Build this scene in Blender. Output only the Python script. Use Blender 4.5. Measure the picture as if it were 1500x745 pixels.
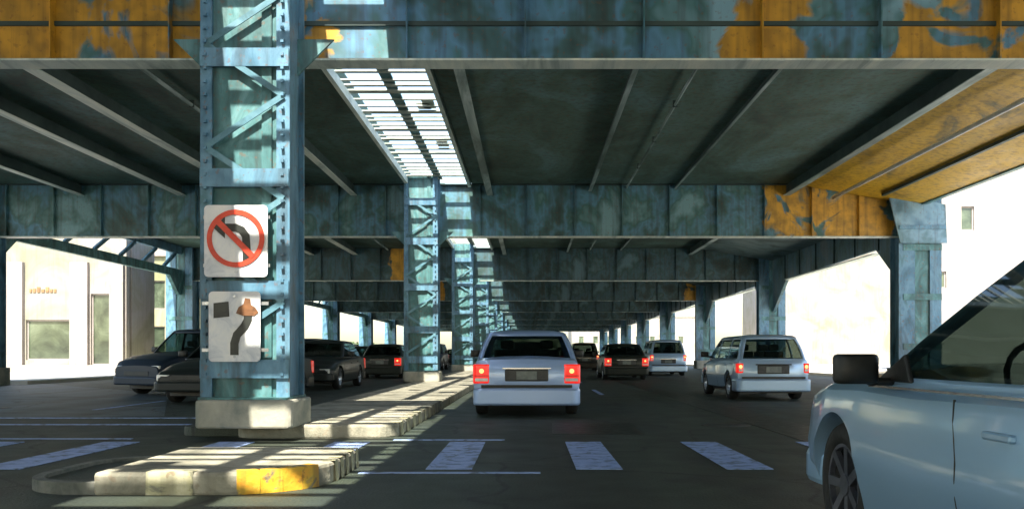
import bpy, bmesh, math, random
from mathutils import Vector, Matrix
R = math.radians
random.seed(7)
for o in list(bpy.data.objects): bpy.data.objects.remove(o)
C = bpy.context.scene
col = C.collection

# ------------------------------------------------------------------ camera
EYE = 1.05
cam_d = bpy.data.cameras.new('camera'); cam = bpy.data.objects.new('camera', cam_d); col.objects.link(cam)
cam.location = (0, 0, EYE); cam.rotation_euler = (R(90), 0, 0)
cam_d.sensor_width = 36; cam_d.lens = 36*1250/1500
cam_d.shift_x = -25/1500; cam_d.shift_y = 145.5/1500
cam_d.clip_start = 0.05; cam_d.clip_end = 4000
C.camera = cam
# ------------------------------------------------------------------ sky + sun
SUN_DIR = Vector((0.085, 0.74, -1.0)).normalized()       # direction the light travels
w = bpy.data.worlds.new('World'); C.world = w; w.use_nodes = True
nt = w.node_tree; bg = nt.nodes['Background']
sky = nt.nodes.new('ShaderNodeTexSky'); sky.sky_type = 'NISHITA'; sky.sun_disc = False
sky.sun_elevation = math.asin(-SUN_DIR.z)
sky.sun_rotation = math.atan2(-SUN_DIR.x, -SUN_DIR.y)
sky.air_density = 1.4; sky.dust_density = 2.0; sky.ozone_density = 1.0
nt.links.new(sky.outputs[0], bg.inputs[0]); bg.inputs[1].default_value = 0.15
sl = bpy.data.lights.new('sun', 'SUN'); sl.energy = 4.9; sl.angle = R(0.5); sl.color = (1, .93, .80)
so = bpy.data.objects.new('sun', sl); col.objects.link(so)
so.rotation_euler = SUN_DIR.to_track_quat('-Z', 'Y').to_euler()
C.view_settings.view_transform = 'Standard'; C.view_settings.look = 'None'
C.view_settings.exposure = 1.65; C.view_settings.gamma = 1; C.view_settings.use_curve_mapping = False

# ------------------------------------------------------------------ layout
D1, BAY, NG = 11.26, 16.75, 9
def gy(i): return D1 + BAY*(i-1)             # y of cross girder i
XM, XR, XL = -3.43, 12.7, -18.1              # median, right, left column rows
ZG, ZD = 4.86, 6.60                          # girder underside, deck underside
YEND = gy(NG) + .6
OP0, OP1 = -3.95, -1.88                       # open slot in the deck

# ------------------------------------------------------------------ helpers
def tag(o, label=None, cat=None, group=None, kind=None):
    if label: o['label'] = label
    if cat: o['category'] = cat
    if group: o['group'] = group
    if kind: o['kind'] = kind
    elif cat: o['kind'] = 'thing'
    return o
def empty(name, loc=(0,0,0), rz=0):
    o = bpy.data.objects.new(name, None); col.objects.link(o)
    o.location = loc; o.rotation_euler = (0, 0, rz); o.empty_display_size = .2
    return o
def copy_tree(o, parent=None):
    c = o.copy(); col.objects.link(c)
    if parent: c.parent = parent
    for ch in list(o.children): copy_tree(ch, c)
    return c
class MB:
    def __init__(s): s.v = []; s.f = []
    def poly(s, pts):
        n = len(s.v); s.v += [tuple(p) for p in pts]; s.f.append(tuple(range(n, n+len(pts)))); return s
    def box(s, x0, x1, y0, y1, z0, z1):
        n = len(s.v)
        s.v += [(x0,y0,z0),(x1,y0,z0),(x1,y1,z0),(x0,y1,z0),(x0,y0,z1),(x1,y0,z1),(x1,y1,z1),(x0,y1,z1)]
        s.f += [tuple(n+i for i in q) for q in ((0,3,2,1),(4,5,6,7),(0,1,5,4),(1,2,6,5),(2,3,7,6),(3,0,4,7))]
        return s
    def bar(s, a, b, w, t, up=(0,1,0)):
        a = Vector(a); b = Vector(b); d = (b-a).normalized(); u = Vector(up)
        sd = d.cross(u).normalized()*w/2; u2 = sd.cross(d).normalized()*t/2
        n = len(s.v)
        for p in (a, b):
            s.v += [tuple(p-sd-u2), tuple(p+sd-u2), tuple(p+sd+u2), tuple(p-sd+u2)]
        s.f += [tuple(n+i for i in q) for q in ((0,1,2,3),(7,6,5,4),(0,4,5,1),(1,5,6,2),(2,6,7,3),(3,7,4,0))]
        return s
    def tube(s, pts, r, n=10):
        pts = [Vector(p) for p in pts]
        rings = []
        for i, p in enumerate(pts):
            d = (pts[min(i+1, len(pts)-1)]-pts[max(i-1, 0)]).normalized()
            u = d.cross(Vector((0,0,1)))
            if u.length < .01: u = Vector((1,0,0))
            u.normalize(); v = d.cross(u)
            k = len(s.v); rr = r[i] if isinstance(r, (list, tuple)) else r
            s.v += [tuple(p+(u*math.cos(a)+v*math.sin(a))*rr) for a in [2*math.pi*j/n for j in range(n)]]
            rings.append(k)
        for a, b in zip(rings, rings[1:]):
            for j in range(n): s.f.append((a+j, a+(j+1)%n, b+(j+1)%n, b+j))
        s.f.append(tuple(rings[0]+j for j in range(n))[::-1]); s.f.append(tuple(rings[-1]+j for j in range(n)))
        return s
    def prism(s, pts2, z0, z1):               # pts2 ccw in xy
        n = len(s.v); k = len(pts2)
        s.v += [(p[0],p[1],z0) for p in pts2] + [(p[0],p[1],z1) for p in pts2]
        s.f.append(tuple(n+i for i in range(k))[::-1]); s.f.append(tuple(n+k+i for i in range(k)))
        for i in range(k): j = (i+1)%k; s.f.append((n+i, n+j, n+k+j, n+k+i))
        return s
    def xprism(s, yz, x0, x1):                # outline in yz, extruded in x
        n = len(s.v); k = len(yz)
        s.v += [(x0,p[0],p[1]) for p in yz] + [(x1,p[0],p[1]) for p in yz]
        s.f.append(tuple(n+i for i in range(k))[::-1]); s.f.append(tuple(n+k+i for i in range(k)))
        for i in range(k): j = (i+1)%k; s.f.append((n+i, n+j, n+k+j, n+k+i))
        return s
    def yprism(s, xz, y0, y1):
        n = len(s.v); k = len(xz)
        s.v += [(p[0],y0,p[1]) for p in xz] + [(p[0],y1,p[1]) for p in xz]
        s.f.append(tuple(n+i for i in range(k))[::-1]); s.f.append(tuple(n+k+i for i in range(k)))
        for i in range(k): j = (i+1)%k; s.f.append((n+i, n+j, n+k+j, n+k+i))
        return s
    def build(s, name, mat, parent=None, smooth=False, bevel=0, subsurf=0, solid=0):
        me = bpy.data.meshes.new(name); me.from_pydata(s.v, [], s.f)
        bm = bmesh.new(); bm.from_mesh(me)
        if smooth or subsurf: bmesh.ops.remove_doubles(bm, verts=bm.verts, dist=1e-5)
        bmesh.ops.recalc_face_normals(bm, faces=bm.faces)
        if smooth:
            for f in bm.faces: f.smooth = True
        bm.to_mesh(me); bm.free(); me.materials.append(mat)
        o = bpy.data.objects.new(name, me); col.objects.link(o)
        if parent: o.parent = parent
        if solid: m = o.modifiers.new('s', 'SOLIDIFY'); m.thickness = solid; m.offset = -1
        if bevel: m = o.modifiers.new('b', 'BEVEL'); m.width = bevel; m.segments = 2; m.limit_method = 'ANGLE'
        if subsurf: m = o.modifiers.new('ss', 'SUBSURF'); m.levels = m.render_levels = subsurf
        return o

# ------------------------------------------------------------------ materials
def srgb(r, g, b):
    f = lambda c: (c/255/12.92) if c/255 <= .04045 else ((c/255+.055)/1.055)**2.4
    return (f(r), f(g), f(b), 1)
def mat(name, cols, scale=1.0, rough=.6, metallic=0, stretch=(1,1,1), bump=.0, bscale=30, coat=0, detail=6, pos=None, dist=.6, spec=.5, ochre=None, ochre_col=(.62,.33,.03,1), rvar=.15, streak=0, cracks=0):
    m = bpy.data.materials.new(name); m.use_nodes = True
    t = m.node_tree; N = t.nodes; L = t.links; P = N['Principled BSDF']
    P.inputs['Roughness'].default_value = rough; P.inputs['Metallic'].default_value = metallic
    P.inputs['Specular IOR Level'].default_value = spec
    if coat: P.inputs['Coat Weight'].default_value = coat; P.inputs['Coat Roughness'].default_value = .06
    tc = N.new('ShaderNodeTexCoord'); mp = N.new('ShaderNodeMapping'); mp.inputs['Scale'].default_value = stretch
    L.new(tc.outputs['Object'], mp.inputs[0])
    nz = N.new('ShaderNodeTexNoise'); nz.inputs['Scale'].default_value = scale; nz.inputs['Detail'].default_value = detail
    nz.inputs['Distortion'].default_value = dist; nz.inputs['Roughness'].default_value = .62
    L.new(mp.outputs[0], nz.inputs['Vector'])
    r = N.new('ShaderNodeValToRGB'); L.new(nz.outputs['Fac'], r.inputs[0])
    n = len(cols)
    pos = pos or [(.34 + .32*i/max(1, n-1)) for i in range(n)]
    e = r.color_ramp.elements
    while len(e) < n: e.new(.5)
    while len(e) > n: e.remove(e[-1])
    for i in range(n):
        e[i].position = pos[i]; c = cols[i]; e[i].color = c if len(c) == 4 else (*c, 1)
    out = r.outputs[0]
    if ochre:                                   # ochre patches with noisy edges over the base colour: ranges of x
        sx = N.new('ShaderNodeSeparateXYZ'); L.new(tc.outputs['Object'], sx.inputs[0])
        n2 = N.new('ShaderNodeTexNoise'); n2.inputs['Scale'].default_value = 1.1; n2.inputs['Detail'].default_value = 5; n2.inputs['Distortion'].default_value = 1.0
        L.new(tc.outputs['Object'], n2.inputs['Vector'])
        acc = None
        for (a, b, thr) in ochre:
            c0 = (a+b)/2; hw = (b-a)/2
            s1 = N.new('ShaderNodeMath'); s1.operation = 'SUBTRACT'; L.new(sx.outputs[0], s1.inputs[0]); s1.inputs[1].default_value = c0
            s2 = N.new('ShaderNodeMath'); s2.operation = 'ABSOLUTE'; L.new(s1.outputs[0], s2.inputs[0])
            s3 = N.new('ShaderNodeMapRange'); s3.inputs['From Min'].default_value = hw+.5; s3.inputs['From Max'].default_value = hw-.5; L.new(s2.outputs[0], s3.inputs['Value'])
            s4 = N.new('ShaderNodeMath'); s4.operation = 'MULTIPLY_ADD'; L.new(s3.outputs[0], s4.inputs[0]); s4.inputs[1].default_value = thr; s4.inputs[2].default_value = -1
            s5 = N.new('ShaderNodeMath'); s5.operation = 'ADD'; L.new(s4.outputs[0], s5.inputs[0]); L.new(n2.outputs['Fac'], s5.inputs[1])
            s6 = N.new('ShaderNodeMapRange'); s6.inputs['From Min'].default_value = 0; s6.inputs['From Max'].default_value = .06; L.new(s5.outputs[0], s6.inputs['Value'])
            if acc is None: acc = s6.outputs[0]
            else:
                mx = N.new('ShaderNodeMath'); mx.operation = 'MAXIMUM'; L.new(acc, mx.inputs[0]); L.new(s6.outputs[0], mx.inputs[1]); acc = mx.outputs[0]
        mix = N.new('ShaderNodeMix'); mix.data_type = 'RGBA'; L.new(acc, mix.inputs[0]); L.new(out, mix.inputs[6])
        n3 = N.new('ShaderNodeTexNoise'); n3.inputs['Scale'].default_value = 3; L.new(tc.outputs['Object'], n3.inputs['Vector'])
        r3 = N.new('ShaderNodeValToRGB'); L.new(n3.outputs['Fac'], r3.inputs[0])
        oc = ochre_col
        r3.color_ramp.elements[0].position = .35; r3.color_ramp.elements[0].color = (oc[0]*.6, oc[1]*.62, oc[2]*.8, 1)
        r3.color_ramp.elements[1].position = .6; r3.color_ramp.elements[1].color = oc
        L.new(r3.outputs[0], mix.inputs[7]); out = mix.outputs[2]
    def mul(colr, fac_node, lo, hi, amt, dark):
        mr_ = N.new('ShaderNodeMapRange'); mr_.inputs['From Min'].default_value = lo; mr_.inputs['From Max'].default_value = hi; mr_.inputs['To Min'].default_value = amt; mr_.inputs['To Max'].default_value = 0
        L.new(fac_node, mr_.inputs['Value']); mx_ = N.new('ShaderNodeMix'); mx_.data_type = 'RGBA'; L.new(mr_.outputs[0], mx_.inputs[0]); L.new(colr, mx_.inputs[6]); mx_.inputs[7].default_value = dark; return mx_.outputs[2]
    if streak:
        ms = N.new('ShaderNodeMapping'); ms.inputs['Scale'].default_value = (7,7,.45); L.new(tc.outputs['Object'], ms.inputs[0])
        ns = N.new('ShaderNodeTexNoise'); ns.inputs['Scale'].default_value = 1.0; ns.inputs['Detail'].default_value = 6; L.new(ms.outputs[0], ns.inputs['Vector'])
        out = mul(out, ns.outputs['Fac'], .36, .50, streak, (.035,.03,.02,1))
        nf_ = N.new('ShaderNodeTexNoise'); nf_.inputs['Scale'].default_value = 14; nf_.inputs['Detail'].default_value = 8; L.new(tc.outputs['Object'], nf_.inputs['Vector'])
        out = mul(out, nf_.outputs['Fac'], .34, .40, streak, (.16,.07,.025,1))
    if cracks:
        mt = N.new('ShaderNodeMapping'); mt.inputs['Scale'].default_value = (1.3,.035,1); L.new(tc.outputs['Object'], mt.inputs[0])
        n1 = N.new('ShaderNodeTexNoise'); n1.inputs['Scale'].default_value = 1; n1.inputs['Detail'].default_value = 3; L.new(mt.outputs[0], n1.inputs['Vector'])
        out = mul(out, n1.outputs['Fac'], .38, .56, .55*cracks, (.018,.02,.012,1))
        nd = N.new('ShaderNodeTexNoise'); nd.inputs['Scale'].default_value = 1.5; nd.inputs['Detail'].default_value = 5; L.new(tc.outputs['Object'], nd.inputs['Vector'])
        mv = N.new('ShaderNodeMix'); mv.data_type = 'VECTOR'; mv.inputs[0].default_value = .35; L.new(tc.outputs['Object'], mv.inputs[4]); L.new(nd.outputs['Color'], mv.inputs[5])
        vo = N.new('ShaderNodeTexVoronoi'); vo.feature = 'DISTANCE_TO_EDGE'; vo.inputs['Scale'].default_value = .55; L.new(mv.outputs[1], vo.inputs['Vector'])
        out = mul(out, vo.outputs['Distance'], .004, .012, .8*cracks, (.008,.009,.007,1))
        n4 = N.new('ShaderNodeTexNoise'); n4.inputs['Scale'].default_value = 60; n4.inputs['Detail'].default_value = 2; L.new(tc.outputs['Object'], n4.inputs['Vector'])
        out = mul(out, n4.outputs['Fac'], .40, .55, .5, (.012,.014,.010,1))
        n5 = N.new('ShaderNodeTexNoise'); n5.inputs['Scale'].default_value = .9; n5.inputs['Detail'].default_value = 6; L.new(tc.outputs['Object'], n5.inputs['Vector'])
        out = mul(out, n5.outputs['Fac'], .33, .42, .6, (.012,.014,.010,1))
    L.new(out, P.inputs['Base Color'])
    if rvar:
        mr = N.new('ShaderNodeMapRange'); mr.inputs['To Min'].default_value = max(0, rough-rvar); mr.inputs['To Max'].default_value = min(1, rough+rvar)
        nr = N.new('ShaderNodeTexNoise'); nr.inputs['Scale'].default_value = scale*4; L.new(mp.outputs[0], nr.inputs['Vector'])
        L.new(nr.outputs['Fac'], mr.inputs['Value']); L.new(mr.outputs[0], P.inputs['Roughness'])
    if bump:
        nb = N.new('ShaderNodeTexNoise'); nb.inputs['Scale'].default_value = bscale; nb.inputs['Detail'].default_value = 5; L.new(mp.outputs[0], nb.inputs['Vector'])
        b = N.new('ShaderNodeBump'); b.inputs['Strength'].default_value = bump; b.inputs['Distance'].default_value = .02
        L.new(nb.outputs['Fac'], b.inputs['Height']); L.new(b.outputs[0], P.inputs['Normal'])
    return m
def emis(name, colr, strength, base=(.5,.02,.01,1)):
    m = mat(name, [base, base], rough=.2, rvar=0, coat=.5)
    P = m.node_tree.nodes['Principled BSDF']; P.inputs['Emission Color'].default_value = colr; P.inputs['Emission Strength'].default_value = strength
    return m
def glass(name, tint, dens=.6, rough=.03):
    m = bpy.data.materials.new(name); m.use_nodes = True; t = m.node_tree; N = t.nodes; L = t.links
    N.remove(N['Principled BSDF']); o = N['Material Output']
    tr = N.new('ShaderNodeBsdfTransparent'); tr.inputs[0].default_value = (*tint, 1)
    gl = N.new('ShaderNodeBsdfGlossy'); gl.inputs['Roughness'].default_value = rough; gl.inputs['Color'].default_value = (.9,.95,1,1)
    fr = N.new('ShaderNodeFresnel'); fr.inputs['IOR'].default_value = 1.5
    ge = N.new('ShaderNodeNewGeometry'); io = N.new('ShaderNodeMapRange'); io.inputs['To Min'].default_value = 1.5; io.inputs['To Max'].default_value = 1/1.5
    L.new(ge.outputs['Backfacing'], io.inputs['Value']); L.new(io.outputs[0], fr.inputs['IOR'])
    nz = N.new('ShaderNodeTexNoise'); nz.inputs['Scale'].default_value = 2
    b = N.new('ShaderNodeBump'); b.inputs['Strength'].default_value = .02; L.new(nz.outputs['Fac'], b.inputs['Height']); L.new(b.outputs[0], gl.inputs['Normal'])
    mx = N.new('ShaderNodeMixShader'); L.new(fr.outputs[0], mx.inputs[0]); L.new(tr.outputs[0], mx.inputs[1]); L.new(gl.outputs[0], mx.inputs[2])
    L.new(mx.outputs[0], o.inputs[0]); return m

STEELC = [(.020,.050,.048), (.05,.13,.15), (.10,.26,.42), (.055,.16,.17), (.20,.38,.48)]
def steel(name, ochre=None, cols=STEELC, **k):
    kw = dict(scale=.62, rough=.5, stretch=(1,1,.8), bump=.25, bscale=9, dist=.25, detail=4, streak=.35, ochre=ochre, pos=[.34,.43,.50,.56,.66]); kw.update(k)
    return mat(name, cols, **kw)
M = dict(
 asphalt = mat('asphalt', [(.030,.046,.027),(.050,.066,.046),(.044,.062,.054)], scale=.5, rough=.62, bump=.5, bscale=45, dist=.8, rvar=.12, cracks=1),
 glowasph = mat('worn_sky_lit_asphalt', [(.075,.11,.13),(.13,.165,.18)], cracks=.8, scale=.35, rough=.6, bump=.3, bscale=40, stretch=(.4,1,1)),  # pale blue tone carries the sky's reflection on the worn road
 ground = mat('pale_ground', [(.42,.40,.34),(.55,.52,.45)], scale=.2, rough=.85, bump=.2),
 walk = mat('sidewalk_concrete', [(.5,.48,.42),(.62,.6,.54)], scale=.8, rough=.85, bump=.2),
 island = mat('island_concrete', [(.13,.13,.10),(.30,.29,.225),(.42,.40,.32)], streak=.25, detail=10, scale=1.6, rough=.8, bump=.4, bscale=25),
 yellow = mat('yellow_kerb_paint', [(.20,.18,.12),(.60,.38,.03),(.72,.34,.02)], scale=5, detail=10, streak=.5, rough=.6, bump=.4, bscale=20, pos=[.40,.45,.62]),
 paleyellow = mat('faded_kerb_paint', [(.18,.18,.13),(.42,.40,.24),(.52,.50,.34)], streak=.4, detail=10, pos=[.40,.47,.62], scale=5, rough=.6, bump=.3),
 white = mat('road_paint', [(.12,.15,.20),(.26,.36,.62),(.36,.47,.74)], scale=7, detail=12, rough=.6, bump=.3, bscale=40, pos=[.38,.47,.65]),
 tarpatch = mat('tar_patch', [(.014,.018,.013),(.026,.032,.022)], scale=2, rough=.5, bump=.5, bscale=50, cracks=.6),
 kerb = mat('dirty_kerb', [(.07,.08,.07),(.14,.15,.13),(.22,.22,.19)], scale=4, rough=.85, bump=.4),
 pier = mat('pier_concrete', [(.14,.17,.16),(.30,.30,.25),(.42,.40,.33)], scale=1.3, rough=.85, bump=.5, bscale=12),
 deck = mat('deck_underside', [(.034,.070,.055),(.062,.125,.100),(.095,.19,.19)], streak=.4, scale=.45, rough=.75, bump=.3, bscale=6, stretch=(1,.6,1), dist=1.2),
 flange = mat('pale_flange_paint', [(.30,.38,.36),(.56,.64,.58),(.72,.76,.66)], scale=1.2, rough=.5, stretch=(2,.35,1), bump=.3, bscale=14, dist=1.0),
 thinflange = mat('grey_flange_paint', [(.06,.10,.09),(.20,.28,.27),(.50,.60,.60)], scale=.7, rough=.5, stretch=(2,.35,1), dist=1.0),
 stringer = mat('stringer_paint', [(.02,.04,.04),(.045,.08,.075)], scale=.8, rough=.6),
 grating = mat('grating_steel', [(.25,.30,.26),(.5,.52,.44)], scale=2, rough=.5, bump=.2),
 colblue = mat('column_blue_paint', [(.035,.095,.13),(.065,.17,.26),(.12,.26,.37),(.065,.17,.21)], streak=.4, scale=1.5, rough=.45, bump=.3, bscale=12, stretch=(1,1,.45), dist=1.0),
 colpale = mat('lacing_paint', [(.04,.11,.13),(.08,.20,.26),(.14,.28,.34)], scale=2.2, rough=.5),
 colteal = mat('column_teal_paint', [(.03,.085,.09),(.055,.17,.18),(.14,.30,.32)], streak=.4, scale=1.8, rough=.5, bump=.3, bscale=12, stretch=(1,1,.5), dist=1.2),
 ochre = mat('ochre_sunlit_soffit', streak=.35, cols=[(.10,.10,.04),(.42,.25,.015),(.60,.36,.02),(.50,.31,.02)], scale=.55, rough=.55, bump=.4, bscale=7, dist=1.4, stretch=(1,.5,1), pos=[.30,.38,.5,.7]),  # ochre colour stands in for sunlight on the soffit
 soffit = mat('grey_soffit_paint', [(.04,.07,.06),(.10,.16,.17),(.16,.21,.2)], scale=.6, rough=.6, dist=1.2),
 bright = mat('pipe_paint', [(.5,.55,.55),(.75,.75,.7)], scale=3, rough=.4, metallic=.0),
 cream = mat('cream_render', [(.21,.20,.14),(.27,.25,.21),(.30,.275,.26)], streak=.16, scale=.35, rough=.85, bump=.5, bscale=5, dist=1.4),
 creamb = mat('pale_yellow_render', [(.19,.20,.10),(.28,.27,.16),(.33,.30,.24)], streak=.16, scale=.5, rough=.85, bump=.5, bscale=5, dist=1.4, stretch=(1,1,.4)),
 offwhite = mat('white_stone', [(.25,.225,.20),(.32,.28,.265)], streak=.16, scale=.8, rough=.8, bump=.4, bscale=8),
 shopglass = mat('shop_window_glass', [(.02,.03,.02),(.06,.08,.05),(.12,.15,.10)], scale=.7, rough=.12, spec=.8, rvar=.05),
 brown = mat('brown_paint', [(.16,.09,.04),(.3,.17,.07)], scale=3, rough=.6),
 grey = mat('iron', [(.03,.03,.03),(.06,.06,.055)], scale=8, rough=.5),
 black = mat('black_plastic', [(.008,.009,.008),(.018,.02,.018)], scale=5, rough=.45),
 rubber = mat('tyre_rubber', [(.010,.011,.010),(.022,.022,.02)], scale=8, rough=.75),
 rim = mat('wheel_alloy', [(.35,.38,.42),(.5,.52,.55)], scale=5, rough=.3, metallic=.8),
 shaderim = mat('shaded_alloy', [(.10,.11,.13),(.2,.21,.24)], scale=5, rough=.35, metallic=.7),  # alloy darkened to stand for shade on the near wheel
 seatm = mat('seat_fabric', [(.015,.018,.016),(.03,.034,.03)], scale=5, rough=.8),
 plate = mat('licence_plate_paint', [(.12,.14,.13),(.2,.22,.2)], scale=8, rough=.5),
 chrome = mat('bright_trim', [(.6,.62,.65),(.75,.76,.78)], scale=5, rough=.2, metallic=1),
 lens = mat('headlight_lens', [(.6,.62,.6),(.8,.8,.76)], scale=6, rough=.12, coat=1),
 red = emis('brake_light', (1,.015,.008,1), .24, (.6,.015,.01,1)), dimred = emis('tail_light', (1,.05,.02,1), .12),
 amber = emis('amber_light', (1,.22,.03,1), .5, (.6,.15,.02,1)),
 bulb = emis('lit_bulb', (1,.35,.10,1), .9, (.8,.3,.1,1)),
 signwhite = mat('sign_face', [(.42,.46,.52),(.62,.64,.66),(.72,.72,.70)], scale=4, rough=.4),
 signred = mat('sign_red', [(.5,.04,.02),(.7,.07,.03)], scale=6, rough=.4),
 signblack = mat('sign_black', [(.012,.014,.014),(.03,.035,.03)], scale=6, rough=.4),
 signbrown = mat('sign_arrow_faded', [(.10,.045,.02),(.26,.11,.04)], scale=6, rough=.5),
 clearglass = glass('clear_car_glass', (.20,.25,.23)), glass = glass('car_glass', (.30,.36,.33)), darkglass = glass('tinted_glass', (.16,.20,.18)),
 bark = mat('bark', [(.05,.04,.03),(.1,.08,.06)], scale=6, rough=.9),
 leaf = mat('leaves', [(.02,.04,.015),(.05,.09,.03),(.09,.12,.04)], scale=1.5, rough=.7),
)
def paint(name, a, b, metallic=.35):
    if metallic == 0: return mat(name, [a, b], scale=.7, dist=.1, detail=1, pos=[.2,.8], rough=.42, coat=.15, rvar=0, spec=.25)
    return mat(name, [a, b], scale=.7, dist=.1, detail=1, pos=[.2,.8], rough=.28, metallic=metallic, coat=.8, rvar=0)
PAINT = dict(near=paint('glossy_pale_blue_paint', (.30,.50,.70), (.38,.58,.78), .3),silver=paint('silver_blue_paint', (.30,.44,.72), (.38,.52,.80)), pale=paint('pale_blue_paint', (.22,.43,.66), (.30,.52,.74)),
  wagon=paint('light_blue_paint', (.30,.45,.64), (.38,.52,.70)), dark=paint('dark_green_paint', (.008,.012,.009), (.014,.02,.015), 0),
  navy=paint('dark_navy_paint', (.012,.02,.035), (.02,.033,.055), 0), black=paint('black_car_paint', (.006,.007,.006), (.012,.013,.012)),
  grey=paint('dark_grey_paint', (.012,.016,.015), (.022,.028,.027), 0), slate=paint('slate_blue_paint', (.08,.13,.2), (.12,.18,.26)))

# ================================================================== SETTING
def struct(name, mb, m, **k): return tag(mb.build(name, m, **k), kind='structure')
struct('ground', MB().poly([(-1500,-300,-.03),(1500,-300,-.03),(1500,2500,-.03),(-1500,2500,-.03)]), M['ground'])
struct('road', MB().poly([(-17.2,-60,0),(14.2,-60,0),(14.2,420,0),(-17.2,420,0)]), M['asphalt'])
struct('side_street', MB().poly([(-90,9,.006),(-17.2,9,.006),(-17.2,29,.006),(-90,29,.006)]), M['glowasph'])
# pale blue sheet on the left carriageway: sky reflection put into the colour
struct('road_patch', MB().prism([(-17.1,12.4),(-6.2,14.5),(-9.5,22.5),(-17.1,30)], .001, .005), M['glowasph'])
sw = MB()
sw.box(-90,-17.2,29.3,37.5,-.02,.14); sw.box(-26,-17.2,37.5,420,-.02,.14)
struct('sidewalk', sw, M['walk'], bevel=.02)
struct('sidewalk', MB().box(14.2,60,-20,420,-.02,.14), M['walk'], bevel=.02)
# crosswalk: bars and two border lines
cw = MB()
for i in range(-12, 9):
    cx = .64 + i*1.37
    if -4.6 < cx < -1.4 : pass
    if cx > 7: break
    cw.prism([(cx-.21,7.75),(cx+.21,7.75),(cx+.21,10.15),(cx-.21,10.15)], .002, .009)
cw.box(-1.65,-.3,10.35,10.45,.002,.0085); cw.box(-1.5,.1,7.48,7.56,.002,.0085); cw.box(-17,-4.9,10.5,10.58,.002,.0085)
cw.box(-17,-4.7,12.6,12.72,.002,.0105); cw.box(-17,-4.7,13.9,14.0,.002,.0105)
struct('crosswalk', cw, M['white'])
lm = MB()
for y in range(22, 150, 9): lm.box(1.82,1.94,y,y+3,.002,.008)
for y in range(16, 150, 9): lm.box(-8.2,-8.08,y,y+3,.002,.008)
struct('lane_markings', lm, M['white'])

struct('road_patch', MB().prism([(3.3,4),(4.05,4.1),(4.1,38),(3.35,38.2)], .001, .004), M['tarpatch'])
struct('road_patch', MB().prism([(.3,11.2),(1.5,11.1),(1.55,12.9),(.35,13.0)], .001, .0045), M['tarpatch'])
struct('road_patch', MB().prism([(-7.9,6.0),(-6.1,6.1),(-6.0,7.3),(-7.8,7.2)], .001, .0045), M['tarpatch'])
def rrect(x0, x1, y0, y1, r, n=7):
    rs = r if isinstance(r, (list, tuple)) else [r]*4        # (x0y0),(x1y0),(x1y1),(x0y1)
    pts = []
    for (cx, cy, a0, rr) in ((x0+rs[0],y0+rs[0],180,rs[0]),(x1-rs[1],y0+rs[1],270,rs[1]),(x1-rs[2],y1-rs[2],0,rs[2]),(x0+rs[3],y1-rs[3],90,rs[3])):
        for k in range(n+1):
            a = R(a0+90*k/n); pts.append((cx+rr*math.cos(a), cy+rr*math.sin(a)))
    return pts
o = MB().prism(rrect(-3.25,-1.6,6.35,8.1,[.04,.75,.25,.04]), -.01, .17).build('near_island', M['island'], bevel=.03); tag(o, kind='structure')
o = MB().prism(rrect(-3.92,-3.0,6.4,8.06,[.5,.1,.1,.5]), -.01, .06).build('near_island_shade_slab', M['asphalt']); tag(o, kind='structure')  # dark slab colours in the shade on the island's left part
kr = MB(); Q = rrect(-3.95,-3.2,6.38,8.08,[.55,.02,.02,.5], 9)
Q = Q[28:] + Q[:11]
for a_, b_ in zip(Q, Q[1:]):
    ca = Vector((-3.4, 7.25)); pa = Vector(a_); pb = Vector(b_); ia = pa+(ca-pa).normalized()*.09; ib = pb+(ca-pb).normalized()*.09
    kr.prism([tuple(pa), tuple(pb), tuple(ib), tuple(ia)], -.01, .09)
struct('near_island_kerb', kr, M['kerb'])
o = MB().prism(rrect(-4.5,-3.65,10.9,YEND+3.8,[.3,.05,.05,.3]), -.01, .12).build('median_shade_slab', M['asphalt'], bevel=.02); tag(o, kind='structure')  # dark surface stands for the median's left side, out of the sun
o = MB().prism(rrect(-3.72,-1.66,10.62,YEND+4,[.35,.35,.3,.3]), -.01, .17).build('median_island', M['island'], bevel=.03); tag(o, kind='structure')
# painted kerb bands: hugging the nose of the near island and teeth along its right kerb
def band(pts, z0, z1, t):
    mb = MB()
    for a, b in zip(pts, pts[1:]):
        d = (Vector(b)-Vector(a)).normalized(); n = Vector((d.y, -d.x))*t
        mb.poly([(a[0]+n.x,a[1]+n.y,z0),(b[0]+n.x,b[1]+n.y,z0),(b[0]+n.x*.2,b[1]+n.y*.2,z1),(a[0]+n.x*.2,a[1]+n.y*.2,z1)])
        mb.poly([(a[0]+n.x*.2,a[1]+n.y*.2,z1),(b[0]+n.x*.2,b[1]+n.y*.2,z1),(b[0]-n.x*9,b[1]-n.y*9,z1),(a[0]-n.x*9,a[1]-n.y*9,z1)])
    return mb
P_ = rrect(-4.35,-1.6,6.35,8.1,[.8,.75,.25,.3])
nose = P_[8:16]
struct('kerb_paint', band(nose[1:6], .002, .176, .012), M['yellow'])
struct('kerb_paint', band([(-2.85,6.35),(-2.5,6.35)], .002, .176, .012), M['paleyellow'])
for k in range(5):
    ya = 7.02+k*.21
    struct('kerb_paint', band([(-1.6,ya),(-1.6,ya+.11)], .002, .176, .012), M['paleyellow'])
for k in range(9):
    ya = 10.95+k*.62
    struct('kerb_paint', band([(-1.66,ya),(-1.66,ya+.3)], .002, .176, .012), M['paleyellow'])

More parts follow.
